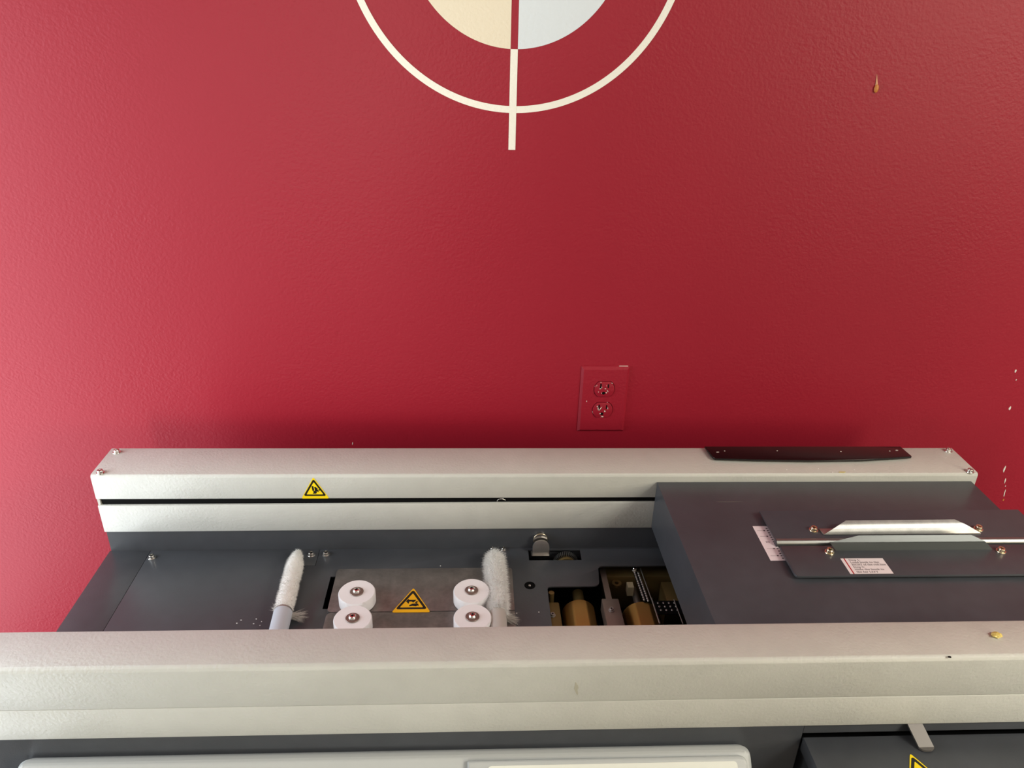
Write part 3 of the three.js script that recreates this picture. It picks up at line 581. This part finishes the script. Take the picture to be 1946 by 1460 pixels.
// ---------------------------------------------------------------- front below the bar: dark fascia, sloping control panel, side shelf
{
  const zf = 0.5435;
  put('front_fascia', bx(X0 + 0.002, 0.3645, 0.30, 0.8450, 0.5125, zf), M.dark, mc);
  const cp = (() => {
    // slab lying on a 48 degree slope, its upper edge tucked against the fascia
    const L = -0.4775, Rr = 0.3035, len = 0.16, th = 0.05;
    const s = poly([[L, 0, 0.012], [L, -len, 0.012], [Rr, -len, 0.012], [Rr, 0, 0.012]]);
    const g = extr(s, th, 0.008, 5, 8);
    g.translate(0, 0, -th); g.rotateX(-Math.PI / 4); g.translate(0, 0.8285, zf + 0.0125);
    return put('control_panel', soft(g, 0.9), M.panelGrey, mc);
  })();
  const slope = (g) => { g.rotateX(-Math.PI / 4); g.translate(0, 0.8285, zf + 0.0125); return g; };
  put('display_bezel', soft(slope(extr(poly([[-0.0065, -0.0085, 0.002], [-0.0065, -0.13, 0.002], [0.296, -0.13, 0.010], [0.296, -0.0085, 0.010]]), 0.006, 0.003, 3))), M.panelGrey, cp);
  put('keypad_overlay', soft(slope(extr(poly([[0.0150, -0.0135, 0.005], [0.0150, -0.122, 0.005], [0.284, -0.122, 0.005], [0.284, -0.0135, 0.005]]), 0.0006).translate(0, 0, 0.006))), M.label, cp);
  put('key_print', slope(new THREE.BoxGeometry(0.022, 0.012, 0.0003).translate(0.2545, -0.0270, 0.0068)), mat({ color: 0x6d7175, roughness: 0.5 }), cp);
  // shelf on the right with its slot, stop lever and sticker
  const YS = 0.826, zs = onY(1735, 1397.5, YS).z, zt = 0.541, yb = onZ(1735, 1389.5, zt).y;
  put('shelf', flat([[0.3665, zs], [X1 + 0.06, zs], [X1 + 0.06, 0.82, 0.01], [0.3665, 0.82, 0.01]], YS, 0.02, 0.0008), M.dark, mc);
  put('front_strip', bx(0.3665, X1 - 0.004, yb, 0.845, 0.5122, zt), M.dark, mc);
  put('slot_back', bx(0.3665, X1 - 0.004, 0.79, yb - 0.0002, 0.5122, zt - 0.012), M.black, mc);
  put('shelf_bracket', bx(0.375, 0.70, 0.62, YS - 0.02, 0.5125, 0.556), M.dark, mc);
  const lv = onZ(1735, 1379, BF - 0.003), le = onY(1760, 1421, YS + 0.0022);
  put('stop_lever', soft(sheet(V(le.x - 0.0085, le.y, le.z), V(le.x + 0.0085, le.y, le.z), V(lv.x + 0.0085, 0.8435, lv.z), V(lv.x - 0.0085, 0.8435, lv.z), 0.0025)), mat({ color: 0x6f6b68, roughness: 0.5, metalness: 0.5 }), mc);
  const tip = new THREE.CylinderGeometry(0.0085, 0.0085, 0.0024, 24); tip.scale(1, 1, 0.55); tip.translate(le.x, le.y, le.z); put('lever_tip', soft(tip), mat({ color: 0x6f6b68, roughness: 0.5, metalness: 0.5 }), mc);
  const t = onY(1727, 1432, YS);
  sticker('warning_sticker', new THREE.Matrix4().makeTranslation(t.x + 0.001, YS + 0.0002, t.z + 0.0445).multiply(new THREE.Matrix4().makeRotationX(-Math.PI / 2)), 0.048, 1, mc, 'yellow hazard triangle on side shelf');
}
// ---------------------------------------------------------------- loose black plate on the rear cover
{
  const y = 0.9502, P = (px, py) => { const q = onY(px, py, y); return [q.x, q.z]; };
  const pts = [P(1339, 848.5), [...P(1357, 871), 0.004]];
  for (const [px, py] of [[1440, 873.5], [1540, 875], [1640, 873.5]]) pts.push(P(px, py));
  pts.push([...P(1734, 868), 0.003], P(1711, 848.5));
  const pl = put('black_plate', flat(pts, y, 0.0032, 0.0006), M.blackGloss);
  tag(pl, 'glossy black plate with bowed edge lying on the rear cover of the machine', 'plate');
  for (const [px, py, s] of [[1364, 859.5, 1.6], [1377, 857.5, 0.8], [1477, 857, 0.9], [1598, 858.5, 0.9], [1691, 857.5, 0.8], [1704, 856, 1.8]]) { const g = blobFlat(onY(px, py, y), 0.003 * s, 0.0022, 0.0002); put('chip', g, M.chip, pl); }
}
// ---------------------------------------------------------------- crumbs of dried glue
{
  const g = new THREE.IcosahedronGeometry(1, 2); const p = g.attributes.position;
  const c = onY(1893, 1210, YT); const q = clean(g); const pp = q.attributes.position;
  for (let i = 0; i < pp.count; i++) { const k = 1 + 0.45 * noise.noise(pp.getX(i) * 2.1, pp.getY(i) * 2.1, pp.getZ(i) * 2.1); pp.setXYZ(i, pp.getX(i) * k * 0.0055, pp.getY(i) * k * 0.0022, pp.getZ(i) * k * 0.004); }
  q.computeVertexNormals(); q.computeBoundingBox(); q.translate(c.x, YT - q.boundingBox.min.y - 0.0003, c.z);
  tag(put('glue_crumb', q, M.glueYellow), 'yellow crumb of dried glue on the front bar', 'crumb');
}

// ---------------------------------------------------------------- the photographer, who shades the middle of the wall
{
  // surface of joined tapered capsules [ax, ay, az, ra, bx, by, bz, rb]
  const blend = (bones, cell, k) => {
    const lo = V(1e9, 1e9, 1e9), hi = V(-1e9, -1e9, -1e9);
    for (const b of bones) for (const [x, y, z, r] of [b.slice(0, 4), b.slice(4, 8)]) { lo.min(V(x - r, y - r, z - r)); hi.max(V(x + r, y + r, z + r)); }
    const c = lo.clone().add(hi).multiplyScalar(0.5), half = Math.max(hi.x - lo.x, hi.y - lo.y, hi.z - lo.z) / 2 + 4 * cell, n = Math.ceil(2 * half / cell);
    const mcb = new MarchingCubes(n, new THREE.MeshBasicMaterial(), false, false, 120000); mcb.isolation = 0;
    const hs = n / 2;
    for (let z = 0; z < n; z++) for (let y = 0; y < n; y++) for (let x = 0; x < n; x++) {
      const px = c.x + (x - hs) / hs * half, py = c.y + (y - hs) / hs * half, pz = c.z + (z - hs) / hs * half;
      let acc = 0, least = 1e9;
      for (const [ax, ay, az, ra, bx_, by, bz, rb] of bones) {
        const ux = bx_ - ax, uy = by - ay, uz = bz - az, L = ux * ux + uy * uy + uz * uz || 1e-9;
        const h = Math.max(0, Math.min(1, ((px - ax) * ux + (py - ay) * uy + (pz - az) * uz) / L));
        const d = Math.hypot(px - ax - ux * h, py - ay - uy * h, pz - az - uz * h) - (ra + (rb - ra) * h);
        if (d < least) least = d;
        if (d < 6 * k) acc += Math.exp(-d / k);
      }
      mcb.field[z * n * n + y * n + x] = -(acc > 0 ? -k * Math.log(acc) : least);
    }
    mcb.update();
    const g = new THREE.BufferGeometry(), m = mcb.count;
    g.setAttribute('position', new THREE.BufferAttribute(mcb.positionArray.slice(0, m * 3), 3));
    g.scale(half, half, half); g.translate(c.x, c.y, c.z); g.computeVertexNormals();
    return g;
  };
  const cx = 0.045, person = thing('person', 'standing person in navy shirt and grey trousers with both hands raised to the face', 'person', [cx, 0, 1.52]);
  const skin = mat({ color: new THREE.Color().setRGB(0.55, 0.33, 0.24), roughness: 0.6 }), navy = mat({ color: new THREE.Color().setRGB(0.03, 0.04, 0.07), roughness: 0.9 });
  const grey = mat({ color: new THREE.Color().setRGB(0.08, 0.08, 0.085), roughness: 0.9 }), hairM = mat({ color: new THREE.Color().setRGB(0.03, 0.02, 0.015), roughness: 0.7 });
  const local = (x, y, z) => camera.localToWorld(V(x, y, z)).toArray();
  const B = [];
  // head, neck, nose, ears
  B.push([cx, 1.645, 1.535, 0.088, cx, 1.66, 1.51, 0.086], [cx, 1.585, 1.485, 0.06, cx, 1.56, 1.475, 0.048], [cx, 1.57, 1.53, 0.055, cx, 1.44, 1.57, 0.06], [cx, 1.625, 1.42, 0.012, cx, 1.59, 1.405, 0.015]);
  for (const s of [-1, 1]) B.push([cx + s * 0.088, 1.63, 1.53, 0.012, cx + s * 0.092, 1.595, 1.525, 0.009]);
  // torso
  B.push([cx - 0.12, 1.37, 1.57, 0.085, cx + 0.12, 1.37, 1.57, 0.085], [cx, 1.30, 1.56, 0.14, cx, 1.10, 1.56, 0.125], [cx - 0.07, 0.95, 1.56, 0.11, cx + 0.07, 0.95, 1.56, 0.11]);
  const arms = [], hands = [];
  for (const s of [-1, 1]) {
    const sh = [cx + s * 0.185, 1.39, 1.56], el = [cx + s * 0.255, 1.13, 1.44];
    const wr = local(0.05 + s * 0.115, -0.075, 0.075);
    arms.push([...sh, 0.06, ...el, 0.045]);
    B.push([...sh, 0.052, ...el, 0.042], [...el, 0.043, ...wr, 0.028]);
    // hand: palm at the end of the phone, four fingers behind its long edge, thumb below
    const H = []; const p0 = wr, p1 = local(0.05 + s * 0.110, -0.03, 0.044);
    H.push([...p0, 0.027, ...p1, 0.024], [...local(0.05 + s * 0.106, -0.055, 0.06), 0.024, ...local(0.05 + s * 0.100, -0.012, 0.040), 0.020]);
    for (let f = 0; f < 4; f++) {
      const L = [0.9, 1, 0.95, 0.75][f], y = 0.012 - f * 0.019;
      const a = local(0.05 + s * 0.102, y - 0.004, 0.038), b = local(0.05 + s * 0.094, y + 0.002, 0.013), c = local(0.05 + s * (0.0905 - 0.026 * L), y + 0.003, 0.0080);
      H.push([...a, 0.0095, ...b, 0.0088], [...b, 0.0088, ...c, 0.0078]);
    }
    H.push([...local(0.05 + s * 0.096, -0.045, 0.048), 0.013, ...local(0.05 + s * 0.078, -0.03, 0.036), 0.0105], [...local(0.05 + s * 0.078, -0.03, 0.036), 0.0105, ...local(0.05 + s * 0.058, -0.018, 0.0345), 0.0085]);
    hands.push(H);
  }
  const legs = [];
  for (const s of [-1, 1]) legs.push([cx + s * 0.095, 0.92, 1.56, 0.098, cx + s * 0.105, 0.49, 1.54, 0.062], [cx + s * 0.105, 0.49, 1.54, 0.062, cx + s * 0.11, 0.11, 1.575, 0.042]);
  B.push(...legs);
  const body = put('body', join([blend(B, 0.014, 0.014), blend(hands[0], 0.0035, 0.003), blend(hands[1], 0.0035, 0.003)]), skin, person, false);
  const grow = (list, e) => list.map((b) => b.map((v, i) => i === 3 || i === 7 ? v + e : v));
  put('shirt', blend(grow([...B.slice(6, 9), ...arms, [cx, 1.42, 1.57, 0.062, cx, 1.36, 1.57, 0.075]], 0.012), 0.014, 0.018), navy, person, false);
  put('trousers', blend(grow([...legs, [cx - 0.07, 0.95, 1.56, 0.105, cx + 0.07, 0.95, 1.56, 0.105]], 0.014), 0.014, 0.014), grey, person, false);
  put('hair', blend([[cx, 1.675, 1.55, 0.088, cx, 1.70, 1.515, 0.075], [cx, 1.62, 1.585, 0.07, cx, 1.66, 1.57, 0.08]], 0.008, 0.012), hairM, person, false);
  for (const s of [-1, 1]) {
    put('eye', new THREE.SphereGeometry(0.012, 12, 8).translate(cx + s * 0.032, 1.645, 1.432), mat({ color: 0xe8e4de, roughness: 0.3 }), person);
    put('shoe', blend([[cx + s * 0.11, 0.04, 1.60, 0.042, cx + s * 0.12, 0.034, 1.40, 0.036], [cx + s * 0.11, 0.07, 1.585, 0.045, cx + s * 0.11, 0.10, 1.58, 0.045]], 0.008, 0.01).translate(0, 0.001, 0), hairM, person, false);
  }
  put('mouth', new THREE.SphereGeometry(0.012, 12, 6).scale(1.9, 0.4, 0.5).translate(cx, 1.558, 1.431), mat({ color: new THREE.Color().setRGB(0.4, 0.16, 0.14), roughness: 0.5 }), person);
}

renderer.render(scene, camera);
